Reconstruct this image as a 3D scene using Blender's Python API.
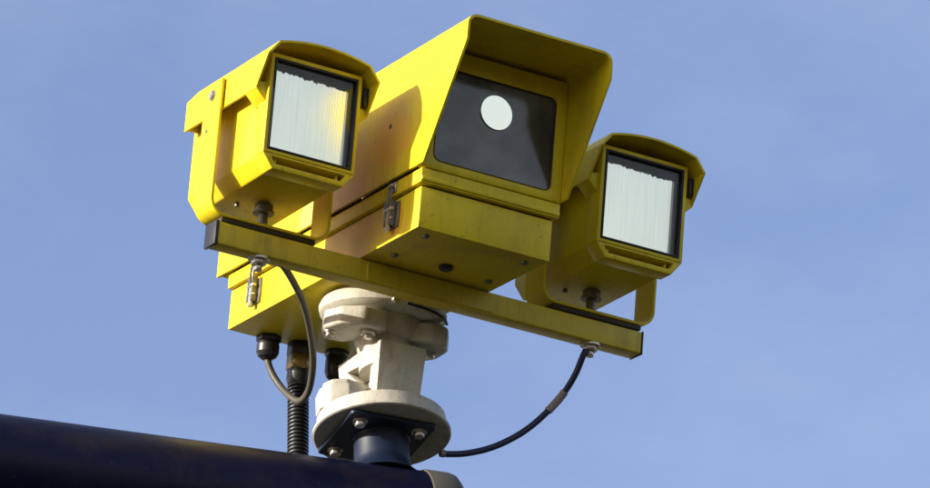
import bpy, bmesh, math, random
from mathutils import Vector, Matrix
random.seed(7)
for o in list(bpy.data.objects): bpy.data.objects.remove(o)
scene = bpy.context.scene
R = math.radians
# ---------------------------------------------------------------- units and frames
S = 0.0016            # modelling unit -> metres
H0 = 5.75             # height of the crossbar above the ground (m)
PITCH = R(12.4)       # the camera platform is tilted nose-down
DEV = Matrix.Translation((0, 0, H0)) @ Matrix.Rotation(PITCH, 4, 'X')
WLD = Matrix.Translation((0, 0, H0))

# ---------------------------------------------------------------- camera
el, az, roll, D = R(30.331), R(30.645), R(-1.945), 5129.16
fwd = Vector((math.sin(az)*math.cos(el), math.cos(az)*math.cos(el), math.sin(el)))
right = Vector((math.cos(az), -math.sin(az), 0)); up = right.cross(fwd)
r2 = right*math.cos(roll) + up*math.sin(roll); u2 = up*math.cos(roll) - right*math.sin(roll)
cd = bpy.data.cameras.new('camera'); cam = bpy.data.objects.new('camera', cd)
scene.collection.objects.link(cam); scene.camera = cam
m3 = Matrix((r2, u2, -fwd)).transposed()
cam.matrix_world = Matrix.Translation(Vector((0, 0, H0)) - fwd*D*S) @ m3.to_4x4()
cd.sensor_width = 36; cd.lens = D/930*36
cd.shift_x = 35.19/930; cd.shift_y = 35.84/930
cd.clip_end = 20000; cd.clip_start = 0.1

# ---------------------------------------------------------------- daylight
tosun = Vector((-1, .122, .283)).normalized()
sun_el = math.asin(tosun.z); sun_rot = math.atan2(tosun.x, tosun.y)
w = bpy.data.worlds.new('World'); scene.world = w; w.use_nodes = True
nt = w.node_tree; nt.nodes.clear()
out = nt.nodes.new('ShaderNodeOutputWorld'); bg = nt.nodes.new('ShaderNodeBackground')
sky = nt.nodes.new('ShaderNodeTexSky'); sky.sky_type = 'NISHITA'; sky.sun_disc = False
sky.sun_elevation = sun_el; sky.sun_rotation = sun_rot
sky.altitude = 0; sky.air_density = 1.0; sky.dust_density = 2.2; sky.ozone_density = 1.2
bg.inputs['Strength'].default_value = 0.15
# very thin high cloud over the whole sky
tc = nt.nodes.new('ShaderNodeTexCoord'); mp = nt.nodes.new('ShaderNodeMapping')
mp.inputs['Scale'].default_value = (7, 7, 14); mp.inputs['Location'].default_value = (11.1, 3.9, 6.3)
nz = nt.nodes.new('ShaderNodeTexNoise'); nz.inputs['Scale'].default_value = 1.0
nz.inputs['Detail'].default_value = 6; nz.inputs['Roughness'].default_value = .6
cr = nt.nodes.new('ShaderNodeValToRGB'); cr.color_ramp.elements[0].position = .42; cr.color_ramp.elements[1].position = .8
cr.color_ramp.elements[0].color = (0, 0, 0, 1); cr.color_ramp.elements[1].color = (.23, .23, .23, 1)
mx = nt.nodes.new('ShaderNodeMix'); mx.data_type = 'RGBA'; mx.inputs[7].default_value = (3.4, 3.6, 4.0, 1)
L = nt.links.new
sx = nt.nodes.new('ShaderNodeSeparateXYZ'); L(tc.outputs['Generated'], sx.inputs[0])
hz = nt.nodes.new('ShaderNodeMapRange'); hz.interpolation_type = 'SMOOTHSTEP'; hz.inputs[1].default_value = .36; hz.inputs[2].default_value = -.02; hz.inputs[3].default_value = 0; hz.inputs[4].default_value = .75
L(sx.outputs['Z'], hz.inputs[0])
hm = nt.nodes.new('ShaderNodeMix'); hm.data_type = 'RGBA'; hm.inputs[7].default_value = (4.3, 3.9, 3.1, 1); L(hz.outputs[0], hm.inputs[0])
tint = nt.nodes.new('ShaderNodeMix'); tint.data_type = 'RGBA'; tint.blend_type = 'MULTIPLY'; tint.inputs[0].default_value = 1; tint.inputs[7].default_value = (1.13, 1.055, 1.225, 1)
L(sky.outputs[0], tint.inputs[6]); L(tint.outputs[2], hm.inputs[6])
L(tc.outputs['Generated'], mp.inputs[0]); L(mp.outputs[0], nz.inputs['Vector']); L(nz.outputs['Fac'], cr.inputs[0])
L(cr.outputs[0], mx.inputs[0]); L(hm.outputs[2], mx.inputs[6]); L(mx.outputs[2], bg.inputs[0]); L(bg.outputs[0], out.inputs[0])
sd = bpy.data.lights.new('sun', 'SUN'); sd.energy = 5.0; sd.angle = R(.5); sd.color = (1, .95, .84)
sun = bpy.data.objects.new('sun', sd); scene.collection.objects.link(sun)
sun.rotation_euler = (-tosun).to_track_quat('-Z', 'Y').to_euler(); sun.location = (-5, 0, 12)
vs = scene.view_settings
vs.view_transform = 'Standard'; vs.look = 'None'; vs.gamma = 1; vs.use_curve_mapping = False; vs.exposure = 0.7

# ---------------------------------------------------------------- materials
def paint(name, col, rough=.4, spec=.5, metal=0, var=.10, dirt=None, dirt_amt=.0, dscale=10, bump=.02, bscale=300,
          coat=0, streak=False, runs=None, patches=(), speck=None, speck_amt=0, rvar=.12):
    m = bpy.data.materials.new(name); m.use_nodes = True; n = m.node_tree.nodes; l = m.node_tree.links.new
    b = n['Principled BSDF']; b.inputs['Metallic'].default_value = metal
    b.inputs['Specular IOR Level'].default_value = spec; b.inputs['Coat Weight'].default_value = coat
    b.inputs['Coat Roughness'].default_value = .15
    tc = n.new('ShaderNodeTexCoord')
    n1 = n.new('ShaderNodeTexNoise'); n1.inputs['Scale'].default_value = dscale; n1.inputs['Detail'].default_value = 8; n1.inputs['Roughness'].default_value = .62
    if streak:
        mp = n.new('ShaderNodeMapping'); mp.inputs['Scale'].default_value = (1, 1, .22); l(tc.outputs['Object'], mp.inputs[0]); l(mp.outputs[0], n1.inputs['Vector'])
    else: l(tc.outputs['Object'], n1.inputs['Vector'])
    hi = n.new('ShaderNodeMix'); hi.data_type = 'RGBA'
    hi.inputs[6].default_value = tuple(c*(1-var) for c in col)+(1,); hi.inputs[7].default_value = tuple(min(1, c*(1+var)) for c in col)+(1,)
    l(n1.outputs['Fac'], hi.inputs[0]); last = hi.outputs[2]
    def over(src, scale, lo, h, amt, colr, prev, det=8):
        k = n.new('ShaderNodeTexNoise'); k.inputs['Scale'].default_value = scale; k.inputs['Detail'].default_value = det; k.inputs['Roughness'].default_value = .68
        l(src, k.inputs['Vector']); rp = n.new('ShaderNodeMapRange'); rp.inputs[1].default_value = lo; rp.inputs[2].default_value = h; rp.inputs[4].default_value = amt
        l(k.outputs['Fac'], rp.inputs[0]); mm = n.new('ShaderNodeMix'); mm.data_type = 'RGBA'; mm.inputs[7].default_value = tuple(colr)+(1,)
        l(rp.outputs[0], mm.inputs[0]); l(prev, mm.inputs[6]); return mm.outputs[2]
    if dirt:
        mp2 = n.new('ShaderNodeMapping'); mp2.inputs['Location'].default_value = (3.1, 7.7, 1.3)
        mp2.inputs['Scale'].default_value = (1, 1, .35 if streak else 1); l(tc.outputs['Object'], mp2.inputs[0])
        last = over(mp2.outputs[0], dscale*1.7, .5, .78, dirt_amt, dirt, last)
    if speck:
        last = over(tc.outputs['Object'], dscale*9, .64, .72, speck_amt, speck, last, 3)
    if runs:       # rain-washed vertical runs of grime
        mp4 = n.new('ShaderNodeMapping'); mp4.inputs['Scale'].default_value = (75, 75, 7); l(tc.outputs['Object'], mp4.inputs[0])
        last = over(mp4.outputs[0], 1.0, .52, .74, runs[1], runs[0], last, 5)
    for pc, ps, pcol, pamt in patches:      # local tints: shadow colour painted into the yellow, and rust
        mp3 = n.new('ShaderNodeMapping'); mp3.vector_type = 'TEXTURE'; mp3.inputs['Location'].default_value = pc; mp3.inputs['Scale'].default_value = ps
        l(tc.outputs['Object'], mp3.inputs[0]); gr = n.new('ShaderNodeTexGradient'); gr.gradient_type = 'SPHERICAL'; l(mp3.outputs[0], gr.inputs[0])
        kk = n.new('ShaderNodeTexNoise'); kk.inputs['Scale'].default_value = 26; kk.inputs['Detail'].default_value = 6; l(tc.outputs['Object'], kk.inputs['Vector'])
        ad = n.new('ShaderNodeMath'); ad.operation = 'MULTIPLY_ADD'; ad.inputs[1].default_value = 1.6; l(gr.outputs['Fac'], ad.inputs[0]); l(kk.outputs['Fac'], ad.inputs[2])
        rp = n.new('ShaderNodeMapRange'); rp.inputs[1].default_value = .8; rp.inputs[2].default_value = 1.1; rp.inputs[4].default_value = pamt; l(ad.outputs[0], rp.inputs[0])
        mm = n.new('ShaderNodeMix'); mm.data_type = 'RGBA'; mm.inputs[7].default_value = tuple(pcol)+(1,); l(rp.outputs[0], mm.inputs[0]); l(last, mm.inputs[6]); last = mm.outputs[2]
    l(last, b.inputs['Base Color'])
    rr = n.new('ShaderNodeMapRange'); rr.inputs[3].default_value = max(0, rough-rvar*.5); rr.inputs[4].default_value = rough+rvar
    l(n1.outputs['Fac'], rr.inputs[0]); l(rr.outputs[0], b.inputs['Roughness'])
    if bump:
        n2 = n.new('ShaderNodeTexNoise'); n2.inputs['Scale'].default_value = bscale; n2.inputs['Detail'].default_value = 4
        l(tc.outputs['Object'], n2.inputs['Vector']); bp = n.new('ShaderNodeBump'); bp.inputs['Strength'].default_value = bump*8; bp.inputs['Distance'].default_value = .0006
        l(n2.outputs['Fac'], bp.inputs['Height']); l(bp.outputs[0], b.inputs['Normal'])
    return m
YEL = (.68, .535, .013)
M = dict(
    yellow=paint('yellow_paint', YEL, .42, .25, var=.07, dirt=(.30, .18, .035), dirt_amt=.5, dscale=8, streak=True, runs=((.28, .18, .03), .32), speck=(.16, .09, .03), speck_amt=.55),
    yellowhood=paint('yellow_paint_rust_shadow_tint', YEL, .42, .25, var=.07, dirt=(.30, .18, .035), dirt_amt=.5, dscale=8, streak=True, runs=((.28, .18, .03), .32), speck=(.16, .09, .03), speck_amt=.55,
        patches=[((-.131, -.235, .18), (.06, .085, .075), (.62, .40, .08), .55), ((-.131, -.235, .165), (.05, .085, .06), (.80, .40, .02), .45), ((-.131, -.06, .14), (.08, .17, .13), (.56, .37, .12), .7), ((-.131, -.225, .195), (.02, .006, .006), (.06, .03, .01), 1)]),  # warm tint of the left lamp's shadow painted on the hood side; last is rust
    yellowbase=paint('yellow_paint_base_shadow_tint', YEL, .45, .25, var=.07, dirt=(.30, .18, .035), dirt_amt=.5, dscale=8, streak=True, runs=((.28, .18, .03), .32), speck=(.16, .09, .03), speck_amt=.55,
        patches=[((-.12, -.11, .05), (.04, .15, .085), (.58, .37, .10), .75), ((-.12, -.25, .03), (.03, .03, .04), (.6, .25, .02), .6)]),  # brown patch paints the lamp's shadow colour; orange one sits by the front latch
    yellow2=paint('yellow_paint_weathered', (.59, .46, .018), .45, .4, var=.12, dirt=(.26, .17, .04), dirt_amt=.55, dscale=11, runs=((.22, .14, .04), .5), speck=(.2, .12, .04), speck_amt=.4),
    cream=paint('cream_enamel', (.47, .445, .37), .52, .3, var=.12, dirt=(.20, .17, .11), dirt_amt=.6, dscale=22, speck=(.14, .08, .04), speck_amt=.75, runs=((.20, .15, .09), .5), bump=.10, bscale=380),
    navy=paint('navy_paint', (.0033, .0045, .021), .32, .18, var=.4, dirt=(.035, .025, .022), dirt_amt=.45, dscale=9, speck=(.06, .05, .05), speck_amt=.35, rvar=.25, bump=.03),
    navyflat=paint('navy_flange_paint', (.006, .013, .034), .40, .5, var=.3, dirt=(.05, .04, .04), dirt_amt=.3, dscale=12),
    grey=paint('grey_cap_paint', (.085, .078, .066), .5, .4, dirt=(.05, .04, .03), dirt_amt=.5, dscale=14),
    padgum=paint('brown_gasket', (.045, .034, .014), .6, .3, dscale=30),
    darkyellow=paint('olive_seal', (.10, .07, .01), .6, .3, dscale=30),
    black=paint('black_nylon', (.014, .014, .016), .35, .5, dscale=30),
    rubber=paint('black_rubber', (.018, .018, .020), .55, .4, dscale=30),
    steel=paint('zinc_steel', (.52, .49, .43), .34, .5, metal=.9, dirt=(.25, .15, .08), dirt_amt=.6, dscale=60),
    darksteel=paint('weathered_steel', (.20, .19, .17), .45, .5, metal=.7, dirt=(.12, .06, .03), dirt_amt=.6, dscale=60),
    brass=paint('brass', (.55, .42, .20), .3, .5, metal=.95, dirt=(.15, .1, .05), dirt_amt=.5, dscale=50),
    darkbrass=paint('tarnished_brass', (.30, .22, .10), .35, .5, metal=.9, dirt=(.05, .04, .03), dirt_amt=.8, dscale=60),
    cable=paint('grey_cable_sheath', (.065, .058, .042), .5, .4, dscale=40, bump=0),
    blueca=paint('blue_cable_sheath', (.012, .018, .06), .42, .5, dscale=40, bump=0),
    tape=paint('pale_tape', (.24, .22, .22), .7, .2, dscale=60, var=.2, bump=0),
    liner=paint('dark_liner', (.05, .052, .056), .5, .4, dscale=40),
    white=paint('frosted_lens', (.80, .82, .74), .25, .5, dscale=40, var=.02),
)
def principled(name, **k):
    m = bpy.data.materials.new(name); m.use_nodes = True; b = m.node_tree.nodes['Principled BSDF']
    for a, v in k.items(): b.inputs[a.replace('_', ' ')].default_value = v
    return m, b
# silvered reflector seen through the lamp window: clean mirror with milky patches
mm, b = principled('silvered_reflector', Base_Color=(.93, .95, .90, 1), Metallic=.92, Roughness=.10)
n = mm.node_tree.nodes; l = mm.node_tree.links.new
t = n.new('ShaderNodeTexCoord'); k = n.new('ShaderNodeTexNoise'); k.inputs['Scale'].default_value = 14; k.inputs['Detail'].default_value = 5
mpp = n.new('ShaderNodeMapping'); mpp.inputs['Scale'].default_value = (1, 1, .35); l(t.outputs['Object'], mpp.inputs[0]); l(mpp.outputs[0], k.inputs['Vector'])
mr = n.new('ShaderNodeMapRange'); mr.inputs[3].default_value = .10; mr.inputs[4].default_value = .30; l(k.outputs['Fac'], mr.inputs[0]); l(mr.outputs[0], b.inputs['Roughness'])
mc = n.new('ShaderNodeMix'); mc.data_type = 'RGBA'; mc.inputs[6].default_value = (1.0, .96, .82, 1); mc.inputs[7].default_value = (.86, .88, .78, 1)
mq = n.new('ShaderNodeMapping'); mq.inputs['Scale'].default_value = (260, 1, 9); l(t.outputs['Object'], mq.inputs[0]); kq = n.new('ShaderNodeTexNoise'); kq.inputs['Scale'].default_value = 1; kq.inputs['Detail'].default_value = 5
l(mq.outputs[0], kq.inputs['Vector']); rq = n.new('ShaderNodeMapRange'); rq.inputs[1].default_value = .32; rq.inputs[2].default_value = .72; l(kq.outputs['Fac'], rq.inputs[0]); l(rq.outputs[0], mc.inputs[0]); l(mc.outputs[2], b.inputs['Base Color'])
bp = n.new('ShaderNodeBump'); bp.inputs['Strength'].default_value = .25; bp.inputs['Distance'].default_value = .001
wv = n.new('ShaderNodeTexWave'); wv.wave_type = 'BANDS'; wv.bands_direction = 'X'; wv.inputs['Scale'].default_value = 75; wv.inputs['Distortion'].default_value = .25; wv.inputs['Detail'].default_value = 2
l(t.outputs['Object'], wv.inputs['Vector']); am = n.new('ShaderNodeMath'); am.operation = 'MULTIPLY_ADD'; am.inputs[1].default_value = .22; l(wv.outputs['Fac'], am.inputs[0]); l(k.outputs['Fac'], am.inputs[2])
l(am.outputs[0], bp.inputs['Height']); l(bp.outputs[0], b.inputs['Normal']); M['mirror'] = mm
mm, b = principled('lens_silver', Base_Color=(.97, .95, .76, 1), Metallic=1.0, Roughness=.03); M['lensmirror'] = mm
mm, b = principled('clear_glass', Base_Color=(.97, .99, .97, 1), Roughness=0.0, IOR=1.3, Transmission_Weight=1.0); M['glass'] = mm
mm, b = principled('smoked_window', Base_Color=(.026, .028, .034, 1), Roughness=.06, IOR=1.62)
n = mm.node_tree.nodes; l = mm.node_tree.links.new
t = n.new('ShaderNodeTexCoord'); k = n.new('ShaderNodeTexNoise'); k.inputs['Scale'].default_value = 11; k.inputs['Detail'].default_value = 7
l(t.outputs['Object'], k.inputs['Vector']); mc = n.new('ShaderNodeMix'); mc.data_type = 'RGBA'
mc.inputs[6].default_value = (.020, .023, .025, 1); mc.inputs[7].default_value = (.15, .15, .14, 1); rq = n.new('ShaderNodeMapRange'); rq.inputs[1].default_value = .40; rq.inputs[2].default_value = .68; l(k.outputs['Fac'], rq.inputs[0]); l(rq.outputs[0], mc.inputs[0]); l(mc.outputs[2], b.inputs['Base Color'])
rr = n.new('ShaderNodeMapRange'); rr.inputs[3].default_value = .03; rr.inputs[4].default_value = .22; l(k.outputs['Fac'], rr.inputs[0]); l(rr.outputs[0], b.inputs['Roughness'])
M['smoked'] = mm

# ---------------------------------------------------------------- mesh helpers (coordinates in modelling units)
class MB:
    def __init__(s): s.bm = bmesh.new()
    def face(s, vs):
        try: return s.bm.faces.new(vs)
        except ValueError: return None
    def loops(s, rings, close=True, caps=(True, True)):
        vr = [[s.bm.verts.new(p) for p in r] for r in rings]
        for a, b in zip(vr, vr[1:]):
            nn = len(a)
            for i in range(nn if close else nn-1):
                j = (i+1) % nn; s.face((a[i], a[j], b[j], b[i]))
        if caps[0]: s.face(vr[0][::-1])
        if caps[1]: s.face(vr[-1])
        return vr
    def box(s, x0, x1, y0, y1, z0, z1):
        s.loops([[(x0, y0, z0), (x1, y0, z0), (x1, y1, z0), (x0, y1, z0)], [(x0, y0, z1), (x1, y0, z1), (x1, y1, z1), (x0, y1, z1)]]); return s
    def prism_y(s, pts, y0, y1):   # polygon in x,z pushed along y
        s.loops([[(x, y0, z) for x, z in pts], [(x, y1, z) for x, z in pts]]); return s
    def prism_x(s, pts, x0, x1):   # polygon in y,z pushed along x
        s.loops([[(x0, y, z) for y, z in pts], [(x1, y, z) for y, z in pts]]); return s
    def prism_z(s, pts, z0, z1):
        s.loops([[(x, y, z0) for x, y in pts], [(x, y, z1) for x, y in pts]]); return s
    def ring_y(s, outer, inner, y0, y1):   # frame: equal point counts
        a = [s.bm.verts.new((x, y0, z)) for x, z in outer]; b_ = [s.bm.verts.new((x, y0, z)) for x, z in inner]
        c = [s.bm.verts.new((x, y1, z)) for x, z in outer]; d = [s.bm.verts.new((x, y1, z)) for x, z in inner]
        nn = len(a)
        for i in range(nn):
            j = (i+1) % nn
            s.face((a[i], a[j], b_[j], b_[i])); s.face((d[i], d[j], c[j], c[i])); s.face((a[i], c[i], c[j], a[j])); s.face((b_[i], b_[j], d[j], d[i]))
        return s
    def ring_x(s, outer, inner, x0, x1):
        s.ring_y(outer, inner, x0, x1)
        nv = 4*len(outer); s.bm.verts.ensure_lookup_table()
        for v in list(s.bm.verts)[-nv:]:
            a, b_, c = v.co; v.co = (b_, a, c)      # (y,x,z): outer given as (y,z)
        return s
    def cyl(s, p0, p1, ra, rb=None, n=24, caps=(True, True)):
        rb = ra if rb is None else rb; p0 = Vector(p0); p1 = Vector(p1); d = (p1-p0).normalized()
        a = d.orthogonal().normalized()
        if abs(d.z) > .95: a = Vector((1, 0, 0)); a = (a - d*a.dot(d)).normalized()
        b_ = d.cross(a); ph = math.pi/n if n == 6 else 0
        f = lambda p, r: [tuple(p + (a*math.cos(2*math.pi*i/n+ph) + b_*math.sin(2*math.pi*i/n+ph))*r) for i in range(n)]
        s.loops([f(p0, ra), f(p1, rb)], caps=caps); return s
    def lathe(s, prof, c=(0, 0, 0), n=48, caps=(True, True)):
        s.loops([[(c[0]+r*math.cos(2*math.pi*i/n), c[1]+r*math.sin(2*math.pi*i/n), c[2]+z) for i in range(n)] for r, z in prof], caps=caps); return s
    def tube(s, pts, r, n=12, sub=8, radii=None):
        P = [Vector(p) for p in pts]; Q = []
        for i in range(len(P)-1):
            p0 = P[max(i-1, 0)]; p1 = P[i]; p2 = P[i+1]; p3 = P[min(i+2, len(P)-1)]
            for k in range(sub):
                t = k/sub; Q.append(.5*((2*p1)+(p2-p0)*t+(2*p0-5*p1+4*p2-p3)*t*t+(3*p1-p0-3*p2+p3)*t**3))
        Q.append(P[-1]); rings = []; a = None
        for i, q in enumerate(Q):
            d = (Q[min(i+1, len(Q)-1)]-Q[max(i-1, 0)]).normalized()
            a = d.orthogonal().normalized() if a is None else (a-d*a.dot(d)).normalized()
            b_ = d.cross(a); rr = radii(i/(len(Q)-1)) if radii else r
            rings.append([tuple(q+(a*math.cos(2*math.pi*k/n)+b_*math.sin(2*math.pi*k/n))*rr) for k in range(n)])
        s.loops(rings); return s
    def build(s, name, mat, parent=None, origin=(0, 0, 0), bevel=0, seg=2, smooth=38):
        bm = s.bm; bmesh.ops.recalc_face_normals(bm, faces=bm.faces)
        if bevel:
            es = [e for e in bm.edges if len(e.link_faces) == 2 and e.calc_face_angle(0) > R(28)]
            bmesh.ops.bevel(bm, geom=es, offset=bevel, offset_type='OFFSET', segments=seg, profile=.5, affect='EDGES', clamp_overlap=True)
        o = Vector(origin)
        for v in bm.verts: v.co = (v.co-o)*S
        me = bpy.data.meshes.new(name); bm.to_mesh(me); bm.free()
        me.polygons.foreach_set('use_smooth', [True]*len(me.polygons)); me.set_sharp_from_angle(angle=R(smooth))
        me.materials.append(mat); ob = bpy.data.objects.new(name, me); scene.collection.objects.link(ob)
        if parent: ob.parent = parent
        return ob
def thing(name, label, cat, loc=(0, 0, 0), frame=DEV, group=None):
    o = bpy.data.objects.new(name, None); scene.collection.objects.link(o)
    o.empty_display_size = .05
    o.matrix_world = frame @ Matrix.Translation(Vector(loc)*S)
    o['label'] = label; o['category'] = cat
    if group: o['group'] = group
    return o
def rrect(x0, x1, z0, z1, r, n=5):
    p = []
    for cx, cz, a0 in ((x1-r, z1-r, 0), (x0+r, z1-r, 90), (x0+r, z0+r, 180), (x1-r, z0+r, 270)):
        for i in range(n+1):
            a = R(a0+90*i/n); p.append((cx+r*math.cos(a), cz+r*math.sin(a)))
    return p
def shell(mb, sec, t, yf, yb):
    """bent sheet: open section sec [(x,z)], thickness t inwards, front edge yf(i,x,z), back edge yb"""
    P = [Vector(p) for p in sec]; inn = []
    for i, p in enumerate(P):
        ds = []
        if i: ds.append((P[i]-P[i-1]).normalized())
        if i < len(P)-1: ds.append((P[i+1]-P[i]).normalized())
        d = sum(ds, Vector((0, 0))).normalized(); nn = Vector((d.y, -d.x)); c = max(.4, nn.dot(Vector((ds[0].y, -ds[0].x))))
        inn.append(p+nn*t/c)
    rings = []
    of = [(p.x, yf(p.x, p.y), p.y) for p in P]; nf = [(q.x, yf(p.x, p.y), q.y) for p, q in zip(P, inn)]
    nb = [(q.x, yb, q.y) for q in inn]; ob_ = [(p.x, yb, p.y) for p in P]
    V = [[mb.bm.verts.new(v) for v in r] for r in (of, nf, nb, ob_)]
    for a, b_ in ((0, 1), (1, 2), (2, 3), (3, 0)):
        for i in range(len(P)-1): mb.face((V[a][i], V[a][i+1], V[b_][i+1], V[b_][i]))
    mb.face((V[0][0], V[1][0], V[2][0], V[3][0])); mb.face((V[0][-1], V[3][-1], V[2][-1], V[1][-1]))
def hexbolt(name, mat, parent, c, d, rad, h, washer=None, origin=(0, 0, 0)):
    c = Vector(c); d = Vector(d).normalized()
    o = MB().cyl(c, c+d*h, rad, rad*.97, n=6).build(name, mat, parent, origin, bevel=rad*.08, seg=1)
    if washer: MB().cyl(c-d*.3, c+d*1.6, washer, n=20).build('washer', mat, o, origin, bevel=.3, seg=1)
    return o

# ---------------------------------------------------------------- ground far below the gantry
g = MB(); NG = 40
vv = [[g.bm.verts.new((-1+2*i/NG, -1+2*j/NG, 0)) for j in range(NG+1)] for i in range(NG+1)]
for i in range(NG):
    for j in range(NG): g.face((vv[i][j], vv[i+1][j], vv[i+1][j+1], vv[i][j+1]))
for v in g.bm.verts: v.co *= 3000/S
gm = paint('dry_grass_ground', (.036, .034, .020), .9, .2, var=.3, dirt=(.03, .028, .02), dirt_amt=.6, dscale=.6, bump=0)
go = g.build('ground', gm); go['kind'] = 'structure'; go['label'] = 'dry verge ground below the arm'

# ---------------------------------------------------------------- central camera housing (device frame)
X0, X1, YF, YB = -84, 65, -125.7, 280
O = (-9, 77, 0)
hs = thing('traffic_camera', 'large yellow camera housing with deep hood and white lens spot in its dark window', 'camera', O)
def hp(mb, name, mat, bevel=0, parent=None, **k): return mb.build(name, M[mat], parent or hs, O, bevel=bevel, **k)
hp(MB().box(X0, X1, YF, YB, .5, 43.4), 'base_box', 'yellowbase', 1.2)
hp(MB().box(X0+2, X1-2, YF+2.5, YB-2, 42, 67), 'seal_strip', 'darkyellow')
bd = MB(); bd.box(X0-3.5, X1+5, YF-4.5, YB+3, 45.6, 60.8)
hp(bd, 'lid_band', 'yellow', 1.2)
# hood shell
def yf(x, z):
    return -209 + (0 if z >= 170 else (170-z)*.655)
sec = [(-91.5, 62.8), (-91.5, 100), (-91.5, 135), (-91.5, 170)]
for cx, cz, a0, a1 in ((-80.5, 187, 180, 90), (62, 187, 90, 0)):
    for i in range(6):
        a = R(a0+(a1-a0)*i/5); sec.append((cx+11*math.cos(a), cz+11*math.sin(a)))
sec += [(73, 170), (73, 135), (73, 100), (73, 63.5)]
h = MB(); shell(h, sec, 2.6, yf, 303)
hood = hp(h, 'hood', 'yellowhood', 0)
hp(MB().prism_y([(-88.6, 64), (-88.6, 186), (-80, 194.8), (61, 194.8), (70, 186), (70, 64)], 296, 301), 'hood_back', 'yellow', .5)
# front panel with rounded window
out_ = [(-88.2, 190), (-88.2, 62)]
wo = rrect(-76, 57.5, 71, 170, 8, 5)         # starts right-top going counter-clockwise
wi = rrect(-75.2, 56.7, 71.8, 169.2, 7.4, 5)
oo = rrect(-88.2, 70, 62, 190, .6, 5)
p = MB(); p.ring_y(oo, wo, YF-4.2, YF+3); hp(p, 'front_panel', 'yellow', .8)
p = MB(); p.ring_y(wo, wi, YF-4.9, YF+2); hp(p, 'window_gasket', 'darkyellow', .2)
p = MB(); p.prism_y(wi, YF-2.2, YF+1.5); win = hp(p, 'window', 'smoked', 0)
p = MB(); c = Vector((-9.3, YF-2.4, 138)); p.cyl(c, c+Vector((0, -1.4, 0)), 17.7, n=64); hp(p, 'lens_disc', 'lensmirror', 0, win)
# lip along the bottom of the front
hp(MB().box(-87.2, 69.5, YF-6.2, YF-3.9, 47.5, 52), 'drip_lip', 'yellow', 1.0)
# bottom screws and vent plug
for x, y in ((-66, -109), (-63, -41), (46, -109), (47, -37)):
    MB().cyl((x, y, 1), (x, y, -2.5), 4, 3.2, n=14).build('screw', M['darksteel'], hs, O, bevel=.5, seg=1)
MB().lathe([(7, 1), (7.5, -2), (5.5, -4)], (-7, -45, 0), 20).build('vent_plug', M['black'], hs, O)
def latch(y):
    la = MB().box(X0-2.2, X0+.5, y-11, y+11, 12, 39).build('latch', M['darksteel'], hs, O, bevel=.5, seg=1)
    a = MB(); a.box(X0-9, X0-2.4, y-6, y-3.6, 14, 40); a.box(X0-9, X0-2.4, y+3.6, y+6, 14, 40)
    a.build('latch_cheek', M['darksteel'], la, O, bevel=.4, seg=1)
    a = MB(); a.prism_x([(y-3.2, 8), (y+3.2, 8), (y+3.2, 34), (y-3.2, 34)], X0-8, X0-5.5); a.cyl((X0-7, y-7.5, 31), (X0-7, y+7.5, 31), 2.2, n=10); a.cyl((X0-7, y-7, 21), (X0-7, y+7, 21), 1.6, n=10)
    a.build('latch_lever', M['steel'], la, O, bevel=.4, seg=1)
    a = MB(); pts = [(X0-7, y-3, 28), (X0-7.5, y-3, 42), (X0-7, y-3, 52), (X0-7, y, 54), (X0-7, y+3, 52), (X0-7.5, y+3, 42), (X0-7, y+3, 28)]
    a.tube(pts, 1.1, 6, 4); a.build('latch_hook', M['darksteel'], la, O)
    a = MB(); a.box(X0-5.2, X0-3, y-7, y+7, 49, 60); a.box(X0-8.4, X0-5, y-4, y+4, 54.5, 57.5); a.build('latch_keeper', M['steel'], la, O, bevel=.4, seg=1)
latch(-74); latch(219)
# cable glands below the rear
def gland(x, y, r, drop, mat, nut=False):
    gl = MB().cyl((x, y, 1), (x, y, -6), r*1.12, n=6).build('cable_gland', M[mat], hs, O, bevel=.6, seg=1)
    a = MB(); a.lathe([(r*.93, -5.5), (r*.96, -9), (r, -10), (r, -drop*.72), (r*.8, -drop*.9), (r*.5, -drop)], (x, y, 0), 20); a.build('gland_cap', M[mat], gl, O, smooth=25)
    return gl
gland(-41.5, 268, 12, 25, 'black'); gland(36, 262, 11.5, 32, 'black')
gl = MB().cyl((-4, 266, 1), (-4, 266, -14), 15, n=6).build('cable_gland', M['black'], hs, O, bevel=.8, seg=1)
MB().cyl((-4, 266, -13), (-4, 266, -30), 14.5, n=6).build('gland_nut', M['darkbrass'], gl, O, bevel=.9, seg=1)
MB().lathe([(12.5, -29), (13, -40), (11, -45)], (-4, 266, 0), 24).build('gland_sleeve', M['black'], gl, O)

# ---------------------------------------------------------------- crossbar (device frame)
cb = thing('crossbar', 'long square olive yellow steel bar with black end caps carrying the camera and both floodlights', 'bracket', (0, 0, -12))
BO = (0, 0, -12)
MB().box(-243.5, 243.5, -11, 11, -24, -.6).build('bar', M['yellow2'], cb, BO, bevel=1.8, seg=3)
for a, b_ in ((-246.5, -242.6), (243.3, 244.8)):
    MB().box(a, b_, -11.8, 11.8, -24.8, .1).build('end_cap', M['black'], cb, BO, bevel=.6, seg=2)
MB().box(-77, 68, -12.3, -10.5, -22, -2.2).build('saddle_plate', M['yellow2'], cb, BO, bevel=.6, seg=1)
for x in (-191, 190):
    bo = MB().cyl((x, 0, -23.5), (x, 0, -31), 8, n=6).build('bolt', M['steel'], cb, BO, bevel=.7, seg=1)
    MB().cyl((x, 0, -23.4), (x, 0, -26), 11, n=20).build('washer', M['steel'], bo, BO, bevel=.3, seg=1)
    MB().cyl((x, 0, -30), (x, 0, -37), 4, n=12).build('bolt_shank', M['steel'], bo, BO, bevel=.4, seg=1)

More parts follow.
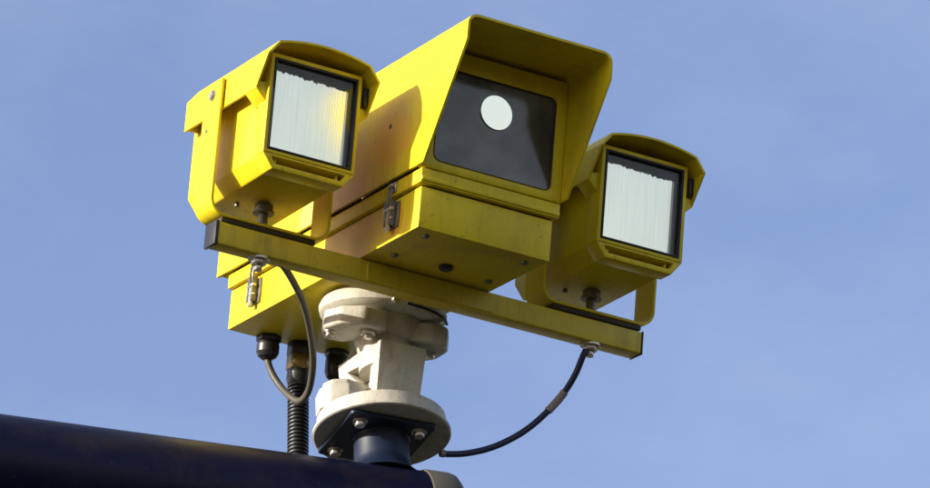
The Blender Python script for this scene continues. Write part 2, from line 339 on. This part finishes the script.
# ---------------------------------------------------------------- floodlights (local frame: origin on the bar top)
def floodlight(X, zoff, label, seed):
    rnd = random.Random(seed)
    t = thing('floodlight', label, 'floodlight', (X, 0, zoff), group='square yellow floodlights on the crossbar')
    bl = lambda mb, name, mat, bevel=0, parent=None, **k: mb.build(name, M[mat], parent or t, bevel=bevel, **k)
    oc = lambda zb, zc: [(-48, 150), (48, 150), (48, zc), (37, zb), (-37, zb), (-48, zc)]
    body = MB(); body.loops([[(x, -66, z_) for x, z_ in oc(38.5, 53)], [(x, 83, z_) for x, z_ in oc(36, 50)]])
    body = bl(body, 'body', 'yellow', 1.5)
    # front bezel: ring round the window and slotted sill
    z = MB(); z.ring_y([(-50.5, 156), (50.5, 156), (50.5, 52.3), (-50.5, 52.3)], [(-46.4, 151.8), (46.4, 151.8), (46.4, 56), (-46.4, 56)], -85, -64)
    bz = bl(z, 'bezel', 'yellow', .7)
    z = MB(); z.ring_y([(-50.5, 52), (50.5, 52), (39, 37.2), (-39, 37.2)], [(-41, 49.8), (41, 49.8), (37, 42.6), (-37, 42.6)], -84.5, -63.5)
    z.box(-35, -33, -80, -73.5, 42.4, 50); z.box(33, 35, -80, -73.5, 42.4, 50)
    bl(z, 'slotted_sill', 'yellow', .6, bz)
    z = MB(); z.ring_y([(-46.2, 151.6), (46.2, 151.6), (46.2, 56.2), (-46.2, 56.2)], [(-44, 149.2), (44, 149.2), (44, 58.4), (-44, 58.4)], -86, -78)
    bl(z, 'gasket', 'rubber', .6)
    bl(MB().box(-44, 44, -82, -80.6, 58.4, 149.2), 'window', 'glass')
    z = MB(); z.ring_y([(-46.1, 151.4), (46.1, 151.4), (46.1, 56.4), (-46.1, 56.4)], [(-44.3, 149.5), (44.3, 149.5), (44.3, 58.2), (-44.3, 58.2)], -79, -72.5)
    z.box(-46, 46, -74, -72.6, 56.5, 151.3); bl(z, 'liner', 'liner')
    # reflector with ragged upper edge
    top = []; x = -44.2; kx = 0
    while x < 42.3:
        top.append((x, 142.2-.03*(x+44)+rnd.uniform(-.9, .7)-(rnd.uniform(.5, 1.8) if rnd.random() < .13 else 0))); x += rnd.uniform(.7, 2.4)
    top.append((42.3, 140)); pts = [(-44.2, 58.4), (42.3, 58.4)]+top[::-1]
    bl(MB().prism_y(pts, -75.4, -74.2), 'reflector', 'mirror', smooth=20)
    # cover with chamfered shoulders
    sec = [(-62, 117), (-62, 132), (-62, 148), (-50.5, 163)]
    for i in range(1, 10):
        a = -1+2*i/10; sec.append((50.5*a, 163+7*(1-a*a)))
    sec += [(50.5, 163), (62, 148), (62, 132), (62, 117)]
    def yl(x, z):
        return -101 if z >= 148 else -101+(148-z)*.72
    z = MB(); shell(z, sec, 2.3, yl, 76); hd = bl(z, 'hood', 'yellow', 0, smooth=28)
    bl(MB().prism_y([(-60, 118), (-60, 147), (-49.5, 161)]+[(49.5*(-1+2*i/8), 161+6.4*(1-(-1+2*i/8)**2)) for i in range(1, 8)]+[(49.5, 161), (60, 147), (60, 118)], 71.5, 74.5), 'hood_back', 'yellow', .5, hd)
    for sx in (-1, 1):   # folded tabs tying the cover to the bezel
        bl(MB().prism_y([(sx*49, 104.5), (sx*61.8, 117.2), (sx*61.8, 124), (sx*49, 126)], -79.5, -56), 'hood_tab', 'yellow', .4, hd)
    bl(MB().box(54, 59.2, -84, -81, 127, 146), 'hood_clip', 'black', .8, hd)
    # U-shaped yoke: one bent strip
    path = [(-65, 148)]+[(-65, 23)]
    for i in range(1, 8): a = R(180+90*i/8); path.append((-49+16*math.cos(a), 23+16*math.sin(a)))
    path += [(-49, 7), (49, 7)]
    for i in range(1, 8): a = R(270+90*i/8); path.append((49+16*math.cos(a), 23+16*math.sin(a)))
    path += [(65, 23), (65, 148)]
    z = MB(); P = [Vector(q) for q in path]; rings = []
    for i, q in enumerate(P):
        d = (P[min(i+1, len(P)-1)]-P[max(i-1, 0)]).normalized(); nn = Vector((d.y, -d.x))*1.5
        y0, y1 = (-11, 26)
        rings.append([(q.x+nn.x, y0, q.y+nn.y), (q.x-nn.x, y0, q.y-nn.y), (q.x-nn.x, y1, q.y-nn.y), (q.x+nn.x, y1, q.y+nn.y)])
    z.loops(rings); yk = bl(z, 'yoke', 'yellow', .5, seg=1)
    bl(MB().box(-52, 52, -9.5, 24, .3, 5.3), 'pad', 'padgum', .5)
    for sx in (-1, 1):
        s_ = MB().cyl((sx*66, 8, 134), (sx*69, 8, 134), 4.4, n=6).build('pivot_screw', M['steel'], yk, bevel=.5, seg=1)
        MB().cyl((sx*66.2, 8, 134), (sx*67.1, 8, 134), 6, n=20).build('washer', M['darksteel'], yk, bevel=.2, seg=1)
        MB().cyl((sx*66.2, 14, 98), (sx*67.4, 14, 98), 2.2, n=10).build('rivet', M['darksteel'], yk)
    b0 = MB().cyl((0, 6, 7), (0, 6, 36), 5, n=20).build('mounting_bolt', M['darksteel'], t, bevel=.4, seg=1)
    MB().cyl((0, 6, 27), (0, 6, 35.5), 9.5, n=6).build('nut', M['darksteel'], b0, bevel=.8, seg=1)
    MB().cyl((0, 6, 25), (0, 6, 27.2), 11, n=20).build('washer', M['darksteel'], b0, bevel=.3, seg=1)
    MB().cyl((0, 6, 8.6), (0, 6, 14), 7, n=6).build('nut', M['steel'], b0, bevel=.8, seg=1)
    MB().cyl((-22, 22, 36), (-22, 22, 32), 2.4, n=10).build('screw', M['darksteel'], t)
    return t
floodlight(-188, 0, 'square yellow floodlight standing on the left end of the crossbar, its side in full sun', 3)
floodlight(190.2, 1.0, 'square yellow floodlight standing on the right end of the crossbar, wholly in shade', 8)

# ---------------------------------------------------------------- cast pan-tilt head
PO = (-4, 99, -130)
ph = thing('pan_tilt_head', 'cream enamelled cast mounting head with bolted clamp and round base under the camera', 'mount', PO, WLD)
Wd = lambda q: (Matrix.Rotation(PITCH, 4, 'X') @ Vector(q))     # device point -> upright point
def pw(mb, name, mat, bevel=0, parent=None, tilt=False, **k):
    if tilt:
        for v in mb.bm.verts: v.co = Wd(v.co)
    return mb.build(name, M[mat], parent or ph, PO, bevel=bevel, **k)
BC = (-2, 92)
z = MB(); z.lathe([(50, 0), (58, -1), (63, -5), (65.5, -11), (64, -17), (60, -21), (54, -23), (26, -23.5)], (BC[0], BC[1], 0), 64)
pw(z, 'bell_housing', 'cream', 0, None, True, smooth=30)
z = MB(); z.lathe([(36, -23), (37, -30), (33, -41), (28, -47), (20, -49)], (BC[0]+2, BC[1]-8, 0), 48); pw(z, 'clamp_ring', 'cream', 0, None, True, smooth=30)
def lug(pts, z0, z1, bolt, big=False):
    lg = pw(MB().prism_z(pts, z0, z1), 'clamp_lug', 'cream', 3.2, None, True, seg=3)
    for bx, by, r in bolt:
        q = MB().cyl((bx, by, z0+1), (bx, by, z0-6), r, n=6); pw(q, 'bolt', 'steel', .6, lg, True, seg=1)
        q = MB().cyl((bx, by, z0+1), (bx, by, z0-1.8), r*1.35, n=18); pw(q, 'washer', 'steel', .3, lg, True, seg=1)
lug([(-72, 84), (-66, 60), (-48, 44), (-22, 42), (-14, 60), (-22, 90), (-36, 112), (-58, 114)], -46, -26, [(-62, 88, 4.4)])
lug([(10, 58), (30, 42), (50, 46), (61, 64), (63, 90), (54, 110), (34, 114), (22, 96)], -47, -26, [(48, 76, 4.4)])
q = MB().cyl((-32, 62, -45), (-32, 62, -50), 8.5, n=20); nb = pw(q, 'adjusting_nut', 'steel', .8, None, True, seg=1)
q = MB().cyl((-32, 62, -49), (-32, 62, -54), 5, n=6); pw(q, 'nut', 'steel', .6, nb, True, seg=1)
for x, y, zz in ((-20, 32, -17), (44, 50, -17)):
    q = MB().cyl((x, y+8, zz), (x, y-3, zz), 4.4, n=6); pw(q, 'bolt', 'steel', .6, None, True, seg=1)
q = MB(); q.tube([(-10, 26, -20), (14, 26, -21), (36, 34, -22), (50, 50, -22)], 1.6, 8, 6); pw(q, 'gasket_bead', 'rubber', 0, None, True)
# neck and column (upright)
z = MB(); z.lathe([(26, -62), (26, -40), (30, -25), (34, -6)], (-2, 92, 0), 40); pw(z, 'neck', 'cream', 0)
z = MB(); b0 = [(-20, 75), (25, 75), (25, 104), (-20, 104)]; t0 = [(-13, 62), (31, 62), (31, 96), (-13, 96)]
z.loops([[(x, y, -113) for x, y in b0], [(x, y, -40) for x, y in t0]]); pw(z, 'column', 'cream', 1.8, seg=3)
z = MB(); z.box(-8, 26, 96, 128, -113, -44); pw(z, 'column_back', 'cream', 1.5)
z = MB(); z.ring_x([(76, -112), (62, -42), (150, -29), (149, -43), (106, -112)], [(88, -84), (82, -56), (132, -46), (121, -57), (98, -84)], -23, -7)
pw(z, 'gusset', 'cream', 1.0, seg=2)
z = MB(); z.prism_z([(-71, 104), (-66, 122), (-44, 132), (-12, 130), (-10, 96), (-30, 84), (-50, 80), (-66, 90)], -113, -90)
z.prism_z([(-66, 105), (-61, 119), (-42, 127), (-14, 126), (-14, 98), (-31, 88), (-49, 85), (-62, 93)], -90.5, -82)
pw(z, 'terminal_box', 'cream', 1.6, seg=2)
z = MB(); z.lathe([(61, -111), (65, -113), (66, -125), (69.6, -127), (69.6, -130), (68, -131)], (-3.4, 99, 0), 96); pw(z, 'base_disc', 'cream', 0, smooth=30)

# ---------------------------------------------------------------- navy outreach arm
ang = math.atan(-.193); dv = Vector((math.cos(ang), math.sin(ang), 0)); pv = Vector((-dv.y, dv.x, 0))
PR = 60; PZ = -232.5; PC = Vector((-4, 99, PZ))
ar = thing('support_arm', 'thick round navy blue steel arm with grey end cap and bolted stub flange', 'pole', (-4, 99, PZ), WLD)
AO = (-4, 99, PZ)
def along(prof, c, n=72):
    z = MB(); z.loops([[tuple(c+dv*s+(pv*math.cos(2*math.pi*i/n)+Vector((0, 0, 1))*math.sin(2*math.pi*i/n))*r) for i in range(n)] for s, r in prof]); return z
along([(-3200, PR), (-1200, PR), (-600, PR), (-200, PR), (34, PR)], PC).build('pipe', M['navy'], ar, AO, smooth=30)
along([(33, PR-2), (34, PR+1.3), (36, PR+1.8), (58, PR+1.6), (64, PR), (69, PR-5), (71, PR-12)], PC).build('end_cap', M['grey'], ar, AO, smooth=30)
z = MB(); z.lathe([(40, -181), (33, -174), (29.5, -168), (28, -160), (28, -138), (29.5, -136), (33, -134.6)], (-4, 99, 0), 56); z.build('stub', M['navyflat'], ar, AO, smooth=30)
ca, sa = math.cos(R(-6)), math.sin(R(-6))
rot = lambda x, y: (-8+x*ca-y*sa, 101+x*sa+y*ca)
fl = MB().prism_z([rot(*q) for q in rrect(-46, 46, -46, 46, 4, 3)], -136, -131.3).build('flange_plate', M['navyflat'], ar, AO, bevel=.8, seg=1)
for sx in (-1, 1):
    for sy in (-1, 1):
        x, y = rot(sx*32, sy*32)
        bb = MB().cyl((x, y, -135.5), (x, y, -142), 5.6, n=6).build('bolt', M['steel'], ar, AO, bevel=.6, seg=1)
        MB().cyl((x, y, -135.8), (x, y, -137.2), 8, n=18).build('washer', M['steel'], bb, AO, bevel=.2, seg=1)

# ---------------------------------------------------------------- conduit and cables
def w2(q): return tuple(Wd(q))
top = Vector(w2((-4, 266, -42))); bot = Vector((top.x-9, top.y+2, -236))
cn = thing('corrugated_conduit', 'black corrugated conduit dropping from the rear of the camera behind the arm', 'conduit', tuple(bot), WLD)
d = (bot-top).normalized(); Lc = (bot-top).length; nr = int(Lc/4.4)
z = MB(); rings = []; a = d.orthogonal().normalized(); b_ = d.cross(a); nseg = 20
for i in range(nr):
    for f, r in ((0, 9.0), (.22, 11.2), (.62, 11.2), (.84, 9.0)):
        s_ = (i+f)/nr; q = top+(bot-top)*s_+Vector((1.8*math.sin(s_*3.1), 0, 0))
        rings.append([tuple(q+(a*math.cos(2*math.pi*k/nseg)+b_*math.sin(2*math.pi*k/nseg))*r) for k in range(nseg)])
z.loops(rings); z.build('corrugated_tube', M['black'], cn, tuple(bot), smooth=50)
CLP = [(-41.0, 265.4, 41.2), (-40.1, 267.4, 31.7), (-36.1, 266.4, 17.8), (-30.2, 258.3, -1.3), (-27.5, 242.1, -20.6), (-25.3, 227.2, -32.0), (-27.0, 206.7, -32.1), (-36.7, 180.2, -27.9), (-50.1, 153.2, -21.6), (-73.4, 116.4, -17.2), (-100.1, 79.8, -13.9), (-130.7, 44.3, -15.0), (-157.0, 16.3, -18.3), (-168.1, 8.2, -18.7)]
CRP = [(184.0, 5.0, -31.2), (182.0, 8.0, -37.1), (178.9, 20.0, -54.0), (172.3, 34.0, -70.7), (160.9, 46.0, -87.2), (146.1, 58.0, -103.4), (128.5, 67.0, -117.1), (108.2, 75.0, -128.5), (85.7, 81.0, -136.8), (66.4, 84.0, -141.2), (55.4, 85.0, -142.2)]
o1 = Vector(CLP[0])
c1 = thing('grey_cable', 'thin grey cable looping from the rear gland down and up to the crossbar', 'cable', tuple(CLP[-1]), WLD)
z = MB(); z.tube(CLP, 3.6, 12, 8); z.build('cable_sheath', M['cable'], c1, tuple(CLP[-1]))
c2 = thing('blue_cable', 'navy cable with pale tape sagging from the right bar bolt to the round base', 'cable', tuple(CRP[0]), WLD)
z = MB(); z.tube(CRP, 3.3, 12, 8); z.build('cable_sheath', M['blueca'], c2, tuple(CRP[0]))
a, b_ = Vector(CRP[-1]), Vector(CRP[-2]); a2 = a.lerp(b_, .45)
z = MB(); z.cyl(a, a2, 4.0, n=14); z.build('ferrule', M['tape'], c2, tuple(CRP[0]), bevel=.4, seg=1)
def catmull(P, sub):
    P = [Vector(p) for p in P]; Q = []
    for i in range(len(P)-1):
        p0 = P[max(i-1, 0)]; p1 = P[i]; p2 = P[i+1]; p3 = P[min(i+2, len(P)-1)]
        for k in range(sub):
            t = k/sub; Q.append(.5*((2*p1)+(p2-p0)*t+(2*p0-5*p1+4*p2-p3)*t*t+(3*p1-p0-3*p2+p3)*t**3))
    return Q+[P[-1]]
z = MB(); z.tube([tuple(q) for q in catmull(CRP, 8)[23:33]], 4.2, 12, 1); z.build('tape_wrap', M['tape'], c2, tuple(CRP[0]))
scene.render.engine = 'CYCLES'
scene.cycles.max_bounces = 10; scene.cycles.diffuse_bounces = 5
scene.cycles.caustics_refractive = True; scene.cycles.caustics_reflective = True
